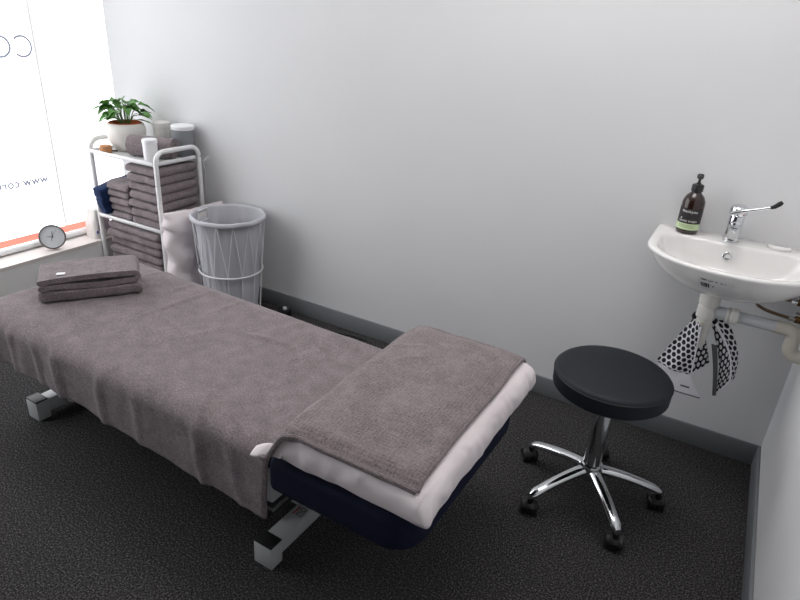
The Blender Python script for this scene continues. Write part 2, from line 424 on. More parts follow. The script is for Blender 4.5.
def cover(qx, qy):
    ix0, iy = XL-.006+RH, HW+.008-RH
    px = max(qx, ix0); py = max(-iy, min(iy, qy))
    dx, dy = qx-px, qy-py; d = sqrt(dx*dx+dy*dy)
    z = CT + .003*nz(qx, qy, 3, 5)+.0012*nz(qx, qy, 1, 14)
    for a, b_, h, w in ridges:
        dd, t = seg_d(qx, qy, a, b_)
        z += h*exp(-(dd/w)**2)*sin(pi*min(1, max(0, t*.9+.05)))
    if d < 1e-9: return Vector((px, py, z))
    n = Vector((dx/d, dy/d)); 
    if d < LQ:
        a = d/LQ*pi/2; out = RH*sin(a); dz = -RV*(1-cos(a)); s = 0
    else:
        s = d-LQ; out = RH; dz = -RV-s
    # position along the hem, folds
    per = (px if dy != 0 else 0)+(-2 if dx != 0 else 0)+(.35*math.atan2(dx, -dy) if dx != 0 else 0)
    near_left = exp(-((px-ix0)/.42)**2)
    k = sm(.02, .2, d)
    fold = (sin(px*30+math.atan2(dx, -dy)*5.2+1.2*nz(px, 7, 0, 3))*.010*near_left + nz(px, dy > 0, 5, 4)*.006+nz(px, 3, 5, 11)*.003)*k
    if dy < 0:
        for xi, hh_, ww_ in ((-.80, .016, .022), (-.66, .017, .020), (-.52, .010, .018), (-.40, .015, .022), (-.18, .012, .020), (-.02, .008, .02), (.24, .013, .018), (.37, .007, .02)):
            fold += .8*hh_*exp(-((qx-xi-.22*(d-.06)+.015*nz(d, xi, 0, 12))/ww_)**2)*sm(.0, .12, d)
    out += s*.05+max(fold, -.014)+.004*k
    return Vector((px+n.x*out, py+n.y*out, z*1+dz))
b = MB(); nu, nv = 190, 130
def cov(u, v):
    x1 = .502; x0 = XL-.215
    qx = x0+(x1-x0)*u
    drop_n = .152+.044*max(0, min(1, (qx+.3)/.8))
    y0 = -(HW+drop_n); y1 = HW+.13
    qy = y0+(y1-y0)*v
    p = cover(qx, qy)
    if u > .985: p.z += .002
    return p
b.grid(cov, nu, nv)
b.v = [RT @ p for p in b.v]
bt = b.build('bed_towel', M['towel'], origin=(TX, TY, TOP), fix=False, smooth=80)
tag(bt, 'large taupe grey towel draped over the massage table down its sides', 'towel')
sd = bt.modifiers.new('thick', 'SOLIDIFY'); sd.thickness = .005; sd.offset = 1
hb = MB()
hb.tube([RT @ (cov(1, j/60)+Vector((.001, 0, .001))) for j in range(61)], .0055, 8)
h = hb.build('hem', M['towelh'], bt, (TX, TY, TOP))

# ------------------------------------------------------------------ head pillow + folded towel over it
PX0, PX1, PY0, PY1, PZ = -.825, -.396, .916, 1.63, CT+.004
def pil_top(x, y):
    u = (x-(PX0+PX1)/2)/((PX1-PX0)/2); v = (y-(PY0+PY1)/2)/((PY1-PY0)/2)
    u = max(-1, min(1, u)); v = max(-1, min(1, v))
    e = (1-abs(u)**9)**.3*(1-abs(v)**14)**.3
    return PZ+.014+(.080+.007*nz(x, y, 2, 5)+.01*(1-u*u)*(1-v*v))*e
def pillow_fn(top):
    def fn(u, v):
        # denser near edges
        U = -cos(u*pi); V = -cos(v*pi)
        x = (PX0+PX1)/2+U*(PX1-PX0)/2; y = (PY0+PY1)/2+V*(PY1-PY0)/2
        ed = max(abs(U), abs(V))
        x0_, y0_ = x, y
        wx = .006*nz(x, y, 9, 9)*sm(.7, 1, ed)
        if abs(V) > .9: y += wx*1.3
        if abs(U) > .9: x += wx*1.3
        rr = .10
        cu, cv = max(0, abs(U)-(1-rr)), max(0, abs(V)-(1-rr*.65))
        if top:
            z = pil_top(x0_, y0_)
        else:
            e = (1-abs(U)**9)**.4*(1-abs(V)**14)**.4
            z = PZ+.014-(.013)*e
        pinch = sm(.88, 1, ed)
        z += .003*pinch*nz(x*1, y*1, 4, 22)
        zz_ = (z-PZ)/.09
        cr = (.024*(abs(nz(x+.35*z, y+.35*z, z*.25, 11))-.22)+.005*nz(x-.5*z, y+.5*z, z*.4, 24))*sm(.78, .95, ed)*sm(.02, .3, zz_)
        if abs(V) > abs(U): y += math.copysign(cr, V)
        else: x += math.copysign(cr, U)
        z += .004*nz(x, y, 8, 16)*sm(.75, .95, ed)*(1-pinch)
        return Vector((x, y, z))
    return fn
b = MB(); b.grid(pillow_fn(True), 90, 120); b.grid(pillow_fn(False), 90, 120)
pw = b.build('pillow', M['case'], origin=((PX0+PX1)/2, (PY0+PY1)/2, PZ), smooth=70)
tag(pw, 'flat white pillow lying on the navy head end of the massage table', 'pillow')
bm = bmesh.new(); bm.from_mesh(pw.data); bmesh.ops.remove_doubles(bm, verts=bm.verts, dist=.0003); bmesh.ops.recalc_face_normals(bm, faces=bm.faces); bm.to_mesh(pw.data); bm.free()
# open end of the pillowcase poking out at the near corner
b = MB()
def flap(u, v):
    x = -.886+.09*u; y = .925-.026*v*(1-.4*u)-.004*sin(u*7)*v
    z = CT+.012+.036*u*(1-.3*v)+.010*sin(pi*u)*(1-v)-.012*v*v
    return Vector((x, y, z))
b.grid(flap, 16, 8)
fl = b.build('case_flap', M['case'], pw, ((PX0+PX1)/2, (PY0+PY1)/2, PZ), fix=False)
sd = fl.modifiers.new('t', 'SOLIDIFY'); sd.thickness = .004; sd.offset = 0

b = MB()
TX0, TX1, TY0, TY1 = -.862, -.436, .930, 1.65
def ptow(u, v):
    y = TY0+(TY1-TY0)*v
    x = TX0+(TX1-TX0)*u + .01*(1-u)*(v-.5)+.006*nz(y, u, 0, 4)
    z = pil_top(x, y)
    side = PZ+.004
    t = sm(PX0-.03, PX0+.03, x)*(1-.75*sm(PY1-.02, PY1+.02, y))
    z = side*(1-t)+pil_top(max(x, PX0+.03), max(PY0+.02, min(y, PY1-.03)))*t+.005
    # edges: near end eases over the pillow's near shoulder
    z -= .006*sm(.03, 0, v)
    # droop of the near-left corner
    if u < .25: 
        c = (1-u/.25)*sm(.16, 0, v); y -= .03*c; x += .015*c
    z += .0018*nz(x, y, 6, 14)
    for a, b_, h_, w in (((-.80, 1.28), (-.66, 1.40), .004, .008), ((-.78, 1.42), (-.70, 1.45), .004, .008), ((-.74, 1.18), (-.68, 1.26), .003, .008)):
        dd, tt = seg_d(x, y, a, b_); z += h_*exp(-(dd/w)**2)
    return Vector((x, y, z))
b.grid(ptow, 60, 90)
pt = b.build('pillow_towel', M['towelw'], origin=(-.65, 1.28, .6), fix=False, smooth=80)
tag(pt, 'taupe grey waffle-weave towel with stitched hem laid flat over the white pillow', 'towel')
sd = pt.modifiers.new('t', 'SOLIDIFY'); sd.thickness = .009; sd.offset = 1
b = MB()
b.tube([ptow(i/50, 0)+Vector((0, -.002, .004)) for i in range(51)], .0075, 8)
b.tube([ptow(1, i/50)+Vector((.001, 0, .0045)) for i in range(51)], .006, 8)
b.build('hem', M['towelh'], pt, (-.65, 1.28, .6))

# ------------------------------------------------------------------ towels
def folded_towel_mesh(name, w, d, h, seed, m, fold=True):
    """a towel folded into a flat pack: rounded folds facing -y, soft creased sides; local origin at base centre"""
    rnd = random.Random(seed); b = MB(); R_ = []
    nx, nr = 26, 34
    ph = rnd.random()*50
    for i in range(nx):
        t = i/(nx-1)*2-1
        endr = .012
        x = t*w/2
        ins = 0
        e = abs(t)
        xe = max(0, (e*w/2-(w/2-endr))/endr)
        shrink = (1-sqrt(max(0, 1-xe*xe)))
        ring = []
        for k in range(nr):
            a = 2*pi*k/nr-pi/2
            cy, cz = cos(a), sin(a)
            # superellipse cross section
            p = .32
            sy = math.copysign(abs(cy)**p, cy); sz = math.copysign(abs(cz)**p, cz)
            hh = h/2-shrink*h*.22; dd = d/2-shrink*.006
            y = sy*dd; z = h/2+sz*hh
            if sy < -.6 and fold:   # folds on the front: two lobes
                zz = (z-h/2)/(h/2)
                y += .016*exp(-((zz-.1*sin(ph))/.15)**2)-.006*(1-abs(zz))+.004*zz
            n1 = nz(x*1.0+ph, y+ph, z*.5, 16)*.0048+nz(x+ph, y, z+ph, 42)*.002
            sag = .0035*nz(x+ph, ph, 0, 7)
            y += n1*1.6
            top = max(0, sz)
            z = max(0, min(h*1.0, z+(n1+sag)*top*.8))
            ring.append(Vector((x+n1*.8, y, z)))
        R_.append(ring)
    b.rings(R_)
    return b, name, m

G1, G2, G3 = 'folded towels in the tall stack', 'folded towels in the short stack', 'folded towels in the wide stack'
ORD = ['topmost', 'second from the top', 'third from the top', 'fourth from the top', 'fifth from the top', 'sixth from the top', 'seventh from the top', 'eighth from the top']
def stack(cx, cy, z0, w, d, hs, seed, group, where, jit=.008):
    z = z0; n = len(hs); rnd = random.Random(seed)
    for i, h in enumerate(hs):
        b, nm, m = folded_towel_mesh('folded_towel', w+rnd.uniform(-jit, jit), d+rnd.uniform(-jit, jit), h, seed*31+i, M['towel'])
        o = b.build('folded_towel', m, smooth=80)
        o.location = (cx+rnd.uniform(-jit, jit)*.7, cy+rnd.uniform(-jit, jit), z); o.rotation_euler = (0, 0, rnd.uniform(-.03, .03))
        tag(o, 'grey folded towel, %s in the %s' % (ORD[n-1-i], where), 'towel', group)
        z += h+.0006
    return z

# trolley ------------------------------------------------------------------
VX0, VX1, VY0, VY1 = -3.082, -2.572, 2.062, 2.345
VC = Vector(((VX0+VX1)/2, (VY0+VY1)/2, 0))
tr = thing('storage_trolley', VC, 'white metal three-tier trolley holding grey towels beside the window', 'trolley')
def end_frame(x):
    pts = []; r = .055; zt = .842; rr = .0125
    pts.append((x, VY0, .045)); pts.append((x, VY0, .4))
    for i in range(9): a = pi-pi/2*i/8; pts.append((x, VY0+r+r*cos(a), zt-rr-r+r*sin(a)))
    for i in range(9): a = pi/2-pi/2*i/8; pts.append((x, VY1-r+r*cos(a), zt-rr-r+r*sin(a)))
    pts.append((x, VY1, .4)); pts.append((x, VY1, .045))
    b = MB(); b.tube(pts, rr, 12)
    return b.build('end_frame', M['whitem'], tr, VC)
for x in (VX0, VX1):
    ef = end_frame(x)
    for y in (VY0, VY1):
        b = MB()
        b.lathe([(.0, -.011), (.02, -.011), (.0225, -.008), (.0225, .008), (.02, .011), (0, .011)], 20, mtx=Matrix.Translation((x, y, .0225)) @ Matrix.Rotation(pi/2, 4, 'Y'))
        b.box((x-.012, y-.012, .028), (x+.012, y+.012, .048), .003)
        b.build('caster', M['blackp'], ef, VC)
TZ = (.765, .412, .06)
for z in TZ:
    b = MB(); x0, x1, y0, y1 = VX0+.008, VX1-.008, VY0-.012, VY1+.008
    b.box((x0, y0, z-.004), (x1, y1, z), .001)
    for lo, hi in (((x0, y0, z-.006), (x1, y0+.004, z+.015)), ((x0, y1-.004, z-.006), (x1, y1, z+.015)),
                   ((x0, y0, z-.006), (x0+.004, y1, z+.015)), ((x1-.004, y0, z-.006), (x1, y1, z+.015))):
        b.box(lo, hi, .0015)
    tray = b.build('tray', M['whitem'], tr, VC)
    b = MB()
    for i in range(26):
        x = x0+.01+(x1-x0-.02)*i/25; b.tube([(x, y0+.005, z+.0016), (x, y1-.005, z+.0016)], .0014, 5)
    for i in range(15):
        y = y0+.01+(y1-y0-.02)*i/14; b.tube([(x0+.005, y, z+.0016), (x1-.005, y, z+.0016)], .0014, 5)
    b.build('tray_mesh', M['whitem'], tray, VC)
    for x in (VX0, VX1):
        b = MB()
        b.lathe([(0, 0), (.005, 0), (.004, .003), (0, .0035)], 12, mtx=Matrix.Translation((x+(.0115 if x == VX1 else -.0115), VY1, z+.012)) @ Matrix.Rotation(pi/2 if x == VX1 else -pi/2, 4, 'Y'))
        b.build('screw', M['chrome'], tray, VC)

zt = .4155
stack(-2.698, 2.197, zt, .232, .272, [.047, .048, .046, .047, .046, .046, .044], 3, G1, 'tall stack on the middle shelf')
stack(-2.905, 2.19, zt, .165, .25, [.04, .041, .04, .04, .043], 5, G2, 'short stack beside the navy towel')
stack(-2.812, 2.19, .0635, .425, .27, [.047, .048, .047, .047, .048, .046, .044], 8, G3, 'wide stack on the bottom shelf')

# navy towel bundle hanging over the shelf's outer front corner
b = MB(); R_ = []
for i in range(30):
    t = i/29; a = t*2-1; z = .430+.165*t
    ring = []
    e = (1-abs(a)**10)**.3 if abs(a) < 1 else .25
    for k in range(60):
        an = 2*pi*k/60; cx_, cy_ = cos(an), sin(an); p = .3
        sx = math.copysign(abs(cx_)**p, cx_); sy = math.copysign(abs(cy_)**p, cy_)
        x = sx*.034*(.75+.35*t)*(.55+.45*e); y = sy*.125*(.86+.14*t)*(.8+.2*e)
        f = .005*sin(y*42+t*5)+.006*nz(x+3, y, t*.3, 18)
        ring.append(Vector((-3.022+x+f-.010*(t-.5), 2.145+y+.008*nz(x, t, 3, 9), z+.02*t*(y/.125)+.012*t*sx*-.3+.004*nz(x, y, 1, 20))))
    R_.append(ring)
b.rings(R_)
nb = b.build('folded_navy_towel', M['navytowel'], origin=(-3.03, 2.085, .43), smooth=80)
tag(nb, 'navy blue folded towel standing at the window end of the middle shelf', 'towel')

# rolled towel on top
def roll(name, length, R0, turns, th, m):
    b = MB(); path = []
    n = int(turns*30)
    for i in range(n+1):
        a = 2*pi*turns*i/n; r = R0*(.16+.84*i/n); path.append((r*cos(a), r*sin(a)*.96))
    # strip outline with thickness
    out, inn = [], []
    for i, (x, y) in enumerate(path):
        r = sqrt(x*x+y*y); out.append((x, y)); inn.append((x*(r-th)/r, y*(r-th)/r))
    poly = out+inn[::-1]; npz = len(poly); nl = 16
    rings = []
    for j in range(nl):
        t = j/(nl-1); xx = (t-.5)*length
        edge = min(t, 1-t)*nl
        rings.append([Vector((xx+.002*nz(p[0], p[1], t, 60), p[0]*(1+.05*nz(t*3, k*.05, 1, 2))*(1-.05*max(0, 1-edge)), p[1]*(1+.05*nz(t*3, k*.05, 4, 2))+.0014*nz(xx, p[0], p[1], 50))) for k, p in enumerate(poly)])
    b.rings(rings, cap0=False, cap1=False)
    half = len(out)
    for base, rev in ((0, 1), ((nl-1)*npz, 0)):
        for k in range(half-1):
            f = (base+k, base+k+1, base+npz-2-k, base+npz-1-k)
            b.f.append(f[::-1] if rev else f); b.mi.append(0)
    return b
b = roll('r', .25, .059, 4.2, .0098, M['towel'])
ro = b.build('rolled_towel', M['towel'], smooth=60)
ro.location = (-2.722, 2.178, .7675+.0585); ro.rotation_euler = (radians(200), 0, radians(19))
tag(ro, 'grey rolled-up towel lying on the top shelf of the trolley', 'towel')

# tubs
def tub(name, loc, r, h, body, lidm, lidh, label, cat='container', taper=.0):
    t = thing(name, loc, label, cat)
    MB().lathe([(0, 0), (r*.96-taper, 0), (r-taper, .003), (r, h-lidh-.001), (r-.003, h-lidh)], 40).build('body', body, t)
    MB().lathe([(0, h-lidh), (r+.0015, h-lidh), (r+.002, h-lidh+.002), (r+.002, h-.004), (r-.002, h), (0, h)], 40).build('lid', lidm, t)
    return t
TT = .7682
tub('white_tub', (-2.645, 2.098, TT), .036, .117, M['whitep'], M['whitep'], .02, 'small plain white plastic tub in front of the rolled towel', taper=.001)
wt = tub('cream_tub', (-2.832, 2.335, TT), .044, .156, M['creamp'], M['creamp'], .03, 'cream white tub behind the rolled towel next to the grey canister')
MB().box((.012, -.0445, .068), (.03, -.0425, .082), .002).build('dark_mark', M['ink'], wt)
cn = tub('grey_canister', (-2.655, 2.325, TT), .058, .162, M['greytin'], M['whitep'], .022, 'large grey canister with a white lid against the back wall')
# cork disc, pen
ck = MB(); ck.lathe([(0, 0), (.028, 0), (.03, .003), (.03, .035), (.028, .038), (0, .038)], 32)
o = ck.build('cork_pot', M['cork'], smooth=50); o.location = (-2.982, 2.084, TT); tag(o, 'short round cork pot at the front of the top shelf', 'container')
b = MB(); b.tube([(0, 0, .005), (.012, 0, .005), (.075, 0, .005), (.09, 0, .005)], [.002, .004, .0045, .004], 8)
o = b.build('pen', M['amberl']); o.location = (-3.035, 2.095, TT+.0012); o.rotation_euler = (0, 0, radians(25)); tag(o, 'dark slim pen lying next to the cork pot', 'pen')

# potted plant
PP = Vector((-2.968, 2.212, TT))
pp = thing('potted_plant', PP, 'leafy green plant in a rounded white pot on the trolley', 'plant')
prof = [(0, 0), (.05, 0), (.06, .004), (.083, .04), (.094, .075), (.097, .1), (.092, .122), (.086, .134), (.082, .136), (.079, .132), (.079, .05), (0, .05)]
MB().lathe(prof, 48).build('pot', M['pot'], pp)
MB().lathe([(.066, .06), (.0775, .12), (.0785, .138), (.0735, .14), (.070, .125), (.07, .118)], 40, cap0=False, cap1=False).build('terracotta_liner', M['terra'], pp)
MB().lathe([(.071, .118), (.05, .124), (0, .127)], 30, cap0=False).build('soil', M['soil'], pp)
rnd = random.Random(11)
lf, sb = MB(), MB()
def leaf(base, dirv, L, W, droop, twist):
    d = Vector(dirv).normalized(); side = d.cross(Vector((0, 0, 1))).normalized(); upv = side.cross(d)
    side = (side*cos(twist)+upv*sin(twist)); upv = side.cross(d)
    def fn(u, v):
        w = W*(sin(pi*u**.8)**.8)*(1-.15*u)
        s = (v-.5)*2
        wav = .06*sin(u*14+s*2)*W*abs(s)
        return Vector(base)+d*(L*u)+side*(s*w/2)+upv*(abs(s)*w*.22+wav)-Vector((0, 0, droop*L*u*u))
    lf.grid(fn, 9, 5)
specs = []
for i in range(34):
    a = rnd.uniform(0, 2*pi); el = rnd.uniform(.1, 1.2)
    rr = rnd.uniform(.03, .085)*cos(el)+.012; hz = .14+rnd.uniform(.0, .05)+.06*sin(el)
    specs.append((a, rr, hz, 1.0*rnd.uniform(.055, .085), rnd.uniform(.042, .062), rnd.uniform(.1, .7), rnd.uniform(-.5, .5), rnd.uniform(-.1, .5)))
# the longer sprays seen in the photo
for a, rr, hz, L, W, dr, tw, el in ((3.9, .095, .205, .075, .024, .5, .2, .1), (3.6, .07, .150, .085, .028, .45, .2, 0), (.35, .07, .175, .085, .026, .35, -.2, .15), (.6, .055, .15, .085, .03, .3, .2, .05),
                                   (4.6, .01, .20, .075, .045, .05, .9, .8), (.2, .03, .21, .085, .045, .5, .6, .1), (3.2, .04, .2, .06, .03, .1, .3, .9)):
    specs.append((a, rr, hz, L, W, dr, tw, el))
for a, rr, hz, L, W, dr, tw, el in specs:
    p0 = Vector((.02*cos(a), .02*sin(a), .125)); p1 = Vector((rr*cos(a), rr*sin(a), hz))
    mid = (p0+p1)/2+Vector((0, 0, .02))
    sb.tube([p0, mid, p1], [.0022, .0018, .0012], 5)
    leaf(p1, (cos(a)*cos(el), sin(a)*cos(el), sin(el)), L, W, dr, tw)
fo = lf.build('foliage', M['leaf'], pp, fix=False, smooth=80)
sb.build('stems', M['stem'], pp)
pp.scale = (1.06, 1.06, 1.08)

# ------------------------------------------------------------------ upright pillow beside the trolley
def cushion_pillow(W, H, T, seed, puff=.5):
    b = MB()
    for sg in (1, -1):
        def fn(u, v, sg=sg):
            U, V = -cos(u*pi), -cos(v*pi)
            e = max(0, (1-abs(U)**4))**puff*max(0, (1-abs(V)**4))**puff
            ed = max(abs(U), abs(V))
            x = sg*(T/2)*e+.012*nz(U*2+seed, V*2, sg, 1.6)*e + .012*sin(V*10+U*2.5+seed+2*nz(U, V, seed, 2))*sm(.2, .85, abs(U))*e + .016*(abs(nz(U*.8+seed, V*3, sg, 2.2))-.2)*e
            cz_ = (.012*sin(V*15+1.5*sin(V*5+seed))+.010*nz(V*4, U, seed, 2))*sm(.3, .9, -U)*(1-abs(V)**6)
            x += cz_*.8*sg*min(1, e*1.2)
            return Vector((x, U*W/2*(1-.05*(1-abs(V)))+cz_+.004*nz(V, U, seed, 6), H/2+V*H/2*(1-.04*(1-abs(U)))+.004*nz(V, U, seed+5, 6)))
        b.grid(fn, 36, 44)
    return b
b = cushion_pillow(.37, .545, .142, 2, .42)
up_ = b.build('upright_pillow', M['case'], smooth=75)
bm = bmesh.new(); bm.from_mesh(up_.data); bmesh.ops.remove_doubles(bm, verts=bm.verts, dist=.0008); bmesh.ops.recalc_face_normals(bm, faces=bm.faces); bm.to_mesh(up_.data); bm.free()
up_.location = (-2.468, 2.19, 0.0); up_.rotation_euler = (0, 0, radians(-6))
tag(up_, 'white cotton pillow standing on end between trolley and laundry hamper', 'pillow')

# ------------------------------------------------------------------ laundry hamper
HP = Vector((-2.222, 2.19, 0))
hm = thing('laundry_hamper', HP, 'round wire laundry hamper with pale grey cloth liner by the wall', 'hamper')
HR, HRb, HH = .178, .140, .55
def hr(z): return HRb+(HR-HRb)*(z/HH)
def circ(r, z, n=60): return [(r*cos(2*pi*i/n), r*sin(2*pi*i/n), z) for i in range(n)]
b = MB()
for z in (.006, .262, HH): b.tube(circ(hr(z)+.004, z), .0042, 8, closed=True)
b.tube(circ(hr(.262)+.004, .2622), .005, 8, closed=True)
nV = 14
for i in range(nV):
    for dlt in (-.5, .5):
        a0, a1 = 2*pi*i/nV, 2*pi*(i+dlt)/nV
        b.tube([((hr(z)+.003)*cos(a0+(a1-a0)*t), (hr(z)+.003)*sin(a0+(a1-a0)*t), z) for t, z in ((0, .262), (.25, .334), (.5, .406), (.75, .478), (1, .55))], .0022, 6)
    a0 = 2*pi*i/nV
    b.tube([((hr(z)+.003)*cos(a0), (hr(z)+.003)*sin(a0), z) for z in (.006, .262)], .0022, 6)
b.build('wire_frame', M['hamper'], hm)
b = MB()
def liner(u, v):
    a = 2*pi*u
    prof = [(HR+.0092, HH-.012), (HR+.0098, HH-.004), (HR+.0082, HH+.006), (HR+.001, HH+.0085), (HR-.006, HH+.003)]
    n0 = len(prof)
    k = v*24
    if k <= n0-1:
        i = int(min(k, n0-2)); t = k-i
        r = prof[i][0]*(1-t)+prof[i+1][0]*t; z = prof[i][1]*(1-t)+prof[i+1][1]*t
        r += .002*sin(a*9+z*40); z += .003*nz(cos(a), sin(a), 3, 4)
    else:
        t = (k-(n0-1))/(24-(n0-1)); z = HH+.003-(HH-.012)*t
        r = hr(z)-.006-.004*sm(0, .15, t)+(.010*nz(cos(a)*1.6, sin(a)*1.6, z*1.2, 2.2)-.004+.004*sin(a*13+5*nz(cos(a), z, 1, 3)))*sm(0, .2, t)
        r = min(r, hr(z)-.002)
    return Vector((r*cos(a), r*sin(a), z))
b.grid(liner, 120, 40, closeu=True)
nb0 = len(b.v)
b.lathe([(HRb-.004, .012), (0, .012)], 40, cap0=False, cap1=False)
ln = b.build('liner', M['liner'], hm, fix=False, smooth=80)
sd = ln.modifiers.new('t', 'SOLIDIFY'); sd.thickness = .0015; sd.offset = 0
# webbing handle loop on the inner far-left side
b = MB()
ang = radians(188)
def hp_(s, z): return ((HR-.013)*cos(ang+s), (HR-.013)*sin(ang+s), z)
loop = [hp_(-.24, HH+.004), hp_(.24, HH+.004), hp_(.24, HH-.055), hp_(-.24, HH-.055)]
for i in range(4): b.tube([loop[i], loop[(i+1) % 4]], .0035, 6)
b.build('handle', M['hamper'], hm)
MB().grid(lambda u, v: Vector(hp_(-.19+.38*u, HH-.012-.034*v)), 6, 3).build('handle_patch', M['creamp'], hm, fix=False)

# cord loop on trolley's far post
b = MB(); pts = []
for i in range(30):
    t = i/29; a = t*2*pi*1.0
    pts.append((-2.548+.035*sin(a*.5)*1+.012*t, 2.345+.02*sin(a), .775-.02*cos(a)-.03*t))
pts += [(-2.535, 2.352, .70), (-2.538, 2.35, .62), (-2.542, 2.352, .56)]
b.tube(pts, .0016, 6)
o = b.build('looped_string', M['whitep'], origin=(-2.54, 2.35, .56)); tag(o, 'thin white string looped over the back post of the trolley', 'string')

# ------------------------------------------------------------------ clock + wipes pack on the sill
CR = .066
ckp = Vector((-3.165, 1.815, ZS))
ct = thing('desk_clock', ckp, 'round dark-rimmed desk clock with grey dial on the window sill', 'clock')
nrm = Vector((.86, -.42, .26)).normalized(); xx = Vector((0, 0, 1)).cross(nrm).normalized(); yy = nrm.cross(xx)
C0 = Vector((0, 0, CR*yy.z+.013*nrm.z+.001))
MX = Matrix(((xx.x, yy.x, nrm.x, C0.x), (xx.y, yy.y, nrm.y, C0.y), (xx.z, yy.z, nrm.z, C0.z), (0, 0, 0, 1)))
MB().lathe([(0, -.016), (.04, -.016), (CR-.004, -.012), (CR, -.006), (CR, .012), (CR-.002, .015), (CR-.006, .015), (CR-.0075, .010)], 48, mtx=MX, cap0=False, cap1=False).build('case', M['clockr'], ct)
dl = MB().lathe([(0, .0085), (CR-.005, .0085), (CR-.005, .0095), (0, .0095)], 48, mtx=MX).build('dial', M['clockf'], ct)
def hand(ang, l, w, tail):
    a = radians(ang); d = Vector((sin(a), cos(a), 0))
    return MB().tube([MX @ (d*-tail+Vector((0, 0, .011))), MX @ (Vector((0, 0, .011))), MX @ (d*l+Vector((0, 0, .011)))], [w*.8, w, w*.5], 6)
hand(4, .031, .0022, .0).build('hour_hand', M['ink'], ct); hand(282, .027, .0015, 0).build('minute_hand', M['ink'], ct); hand(30, .045, .0008, .022).build('second_hand', M['ink'], ct)
MB().lathe([(0, .0095), (.004, .0095), (.004, .0125), (0, .0125)], 14, mtx=MX).build('hub', M['ink'], ct)
b = MB(); b.tube([MX @ Vector((-.035, -.02, -.012)), Vector((-.05, .012, .006))], .004, 8); b.tube([MX @ Vector((.03, -.025, -.012)), Vector((-.05, .04, .006))], .004, 8)
b.build('back_leg', M['clockr'], ct)

wp = thing('tissue_pack', (-3.17, 2.095, ZS), 'white pack with a mauve see-through window on the sill behind the trolley', 'pack')
b = MB(); R_ = []
for i in range(14):
    t = i/13; z = .165*t; e = 1-.35*max(0, t-.45)**1.2*1.6
    R_.append([Vector((math.copysign(abs(cos(a))**.4, cos(a))*.05*e-.006*t, math.copysign(abs(sin(a))**.4, sin(a))*.056*e+.012*t+.003*nz(a, t, 1, 3), z)) for a in [2*pi*k/36 for k in range(36)]])
b.rings(R_); b.build('body', M['creamp'], wp)
b = MB()
def pw_(u, v):
    t = .30+.63*v; e = 1-.35*max(0, t-.45)**1.2*1.6; y = (-.036+.082*u)*e*(1-.25*v)+.012*t
    return Vector((.0515*e-.006*t, y, .165*t))
b.grid(pw_, 8, 8); sdw = b.build('window_panel', M['pink'], wp, fix=False)
MB().box((.049, -.046, .035), (.0525, -.034, .05), .001).build('blue_mark', M['bluem'], wp)

# ------------------------------------------------------------------ folded towel on the bed
FT = Vector((-2.036, 1.284, CT+.007))
ft = thing('folded_bath_towel', FT, 'thick folded taupe towel with looped edge lying on the bed cover', 'towel', rz=radians(0))
def strip(path, th, depth, seed, nl=22):
    """cross-section strip in x-z (closed polygon with rounded ends) extruded along y"""
    pts = [Vector((p[0], p[1])) for p in path]; n = len(pts); L_, R_ = [], []
    for i in range(n):
        t = (pts[min(i+1, n-1)]-pts[max(i-1, 0)]).normalized(); nn = Vector((-t.y, t.x))
        L_.append(pts[i]+nn*th/2); R_.append(pts[i]-nn*th/2)
    def cap(c, frm, k=5):
        out = []; d = frm-c; a0 = math.atan2(d.y, d.x)
        for i in range(1, k): out.append(c+Vector((cos(a0-pi*i/k), sin(a0-pi*i/k)))*th/2)
        return out
    poly = L_+cap(pts[-1], L_[-1])+R_[::-1]+cap(pts[0], R_[0])
    b = MB(); rings = []
    for j in range(nl):
        t = j/(nl-1); y = (t-.5)*depth
        rings.append([Vector((p.x+.004*nz(p.x, y+seed, p.y, 9), y+.005*nz(p.x+seed, p.y, t*.3, 9), p.y+.0022*nz(p.x, y+seed, 2, 13))) for p in poly])
    b.rings(rings); return b
b = MB(); R_ = []
bt_, _, m_ = folded_towel_mesh('x',   .348, .182, .046, 77, None, False)
path = []
for i in range(14): path.append((-.158+i*.0232, .0555+.003*sin(i*.6)))
zc, rr = .0725, .0135
for i in range(1, 10): a = -pi/2+pi*i/10; path.append((.147+.018*cos(a), zc+rr*sin(a)))
for i in range(14): path.append((.147-i*.0234, .086+.004*sin(i*.25)-.0005*i))
s1 = strip(path, .0195, .174, 4)
mv = MB(); mv.add(bt_.v, bt_.f); mv.add(s1.v, s1.f)
mv.build('cloth', M['towel'], ft, smooth=80)
MB().box((-.098, -.074, .0948), (-.070, -.054, .0972), .0005, mtx=Matrix.Rotation(radians(-8), 4, 'Z')).build('care_label', M['lwhite'], ft)
ft.rotation_euler = (0, 0, radians(55))

# ------------------------------------------------------------------ stool
SP = Vector((-.201, 1.833, 0))
so = thing('rolling_stool', SP, 'round black padded stool on a chrome five-star wheeled base', 'stool')
zt = .522; SR = .183
seat = MB().lathe([(0, zt-.072), (SR-.03, zt-.072), (SR-.008, zt-.070), (SR, zt-.062), (SR+.001, zt-.03), (SR, zt-.016)], 64, cap1=False).build('seat_side', M['vinyl'], so)
MB().lathe([(SR, zt-.016), (SR-.003, zt-.0085), (SR-.010, zt-.0035), (SR-.025, zt-.001), (SR*.5, zt+.001), (0, zt+.0015)], 64, cap0=False).build('seat_pad', M['vinyl'], so)
b = MB(); b.tube([((SR+.0005)*cos(2*pi*i/72), (SR+.0005)*sin(2*pi*i/72), zt-.0165) for i in range(72)], .0022, 8, closed=True)
b.build('piping', M['vinylseam'], so)
MB().lathe([(0, zt-.085), (.07, zt-.085), (.075, zt-.072), (0, zt-.072)], 30).build('seat_plate', M['blackp'], so)
MB().lathe([(0, .39), (.0165, .39), (.0165, zt-.085), (0, zt-.085)], 30).build('gas_lift', M['amberl'], so)
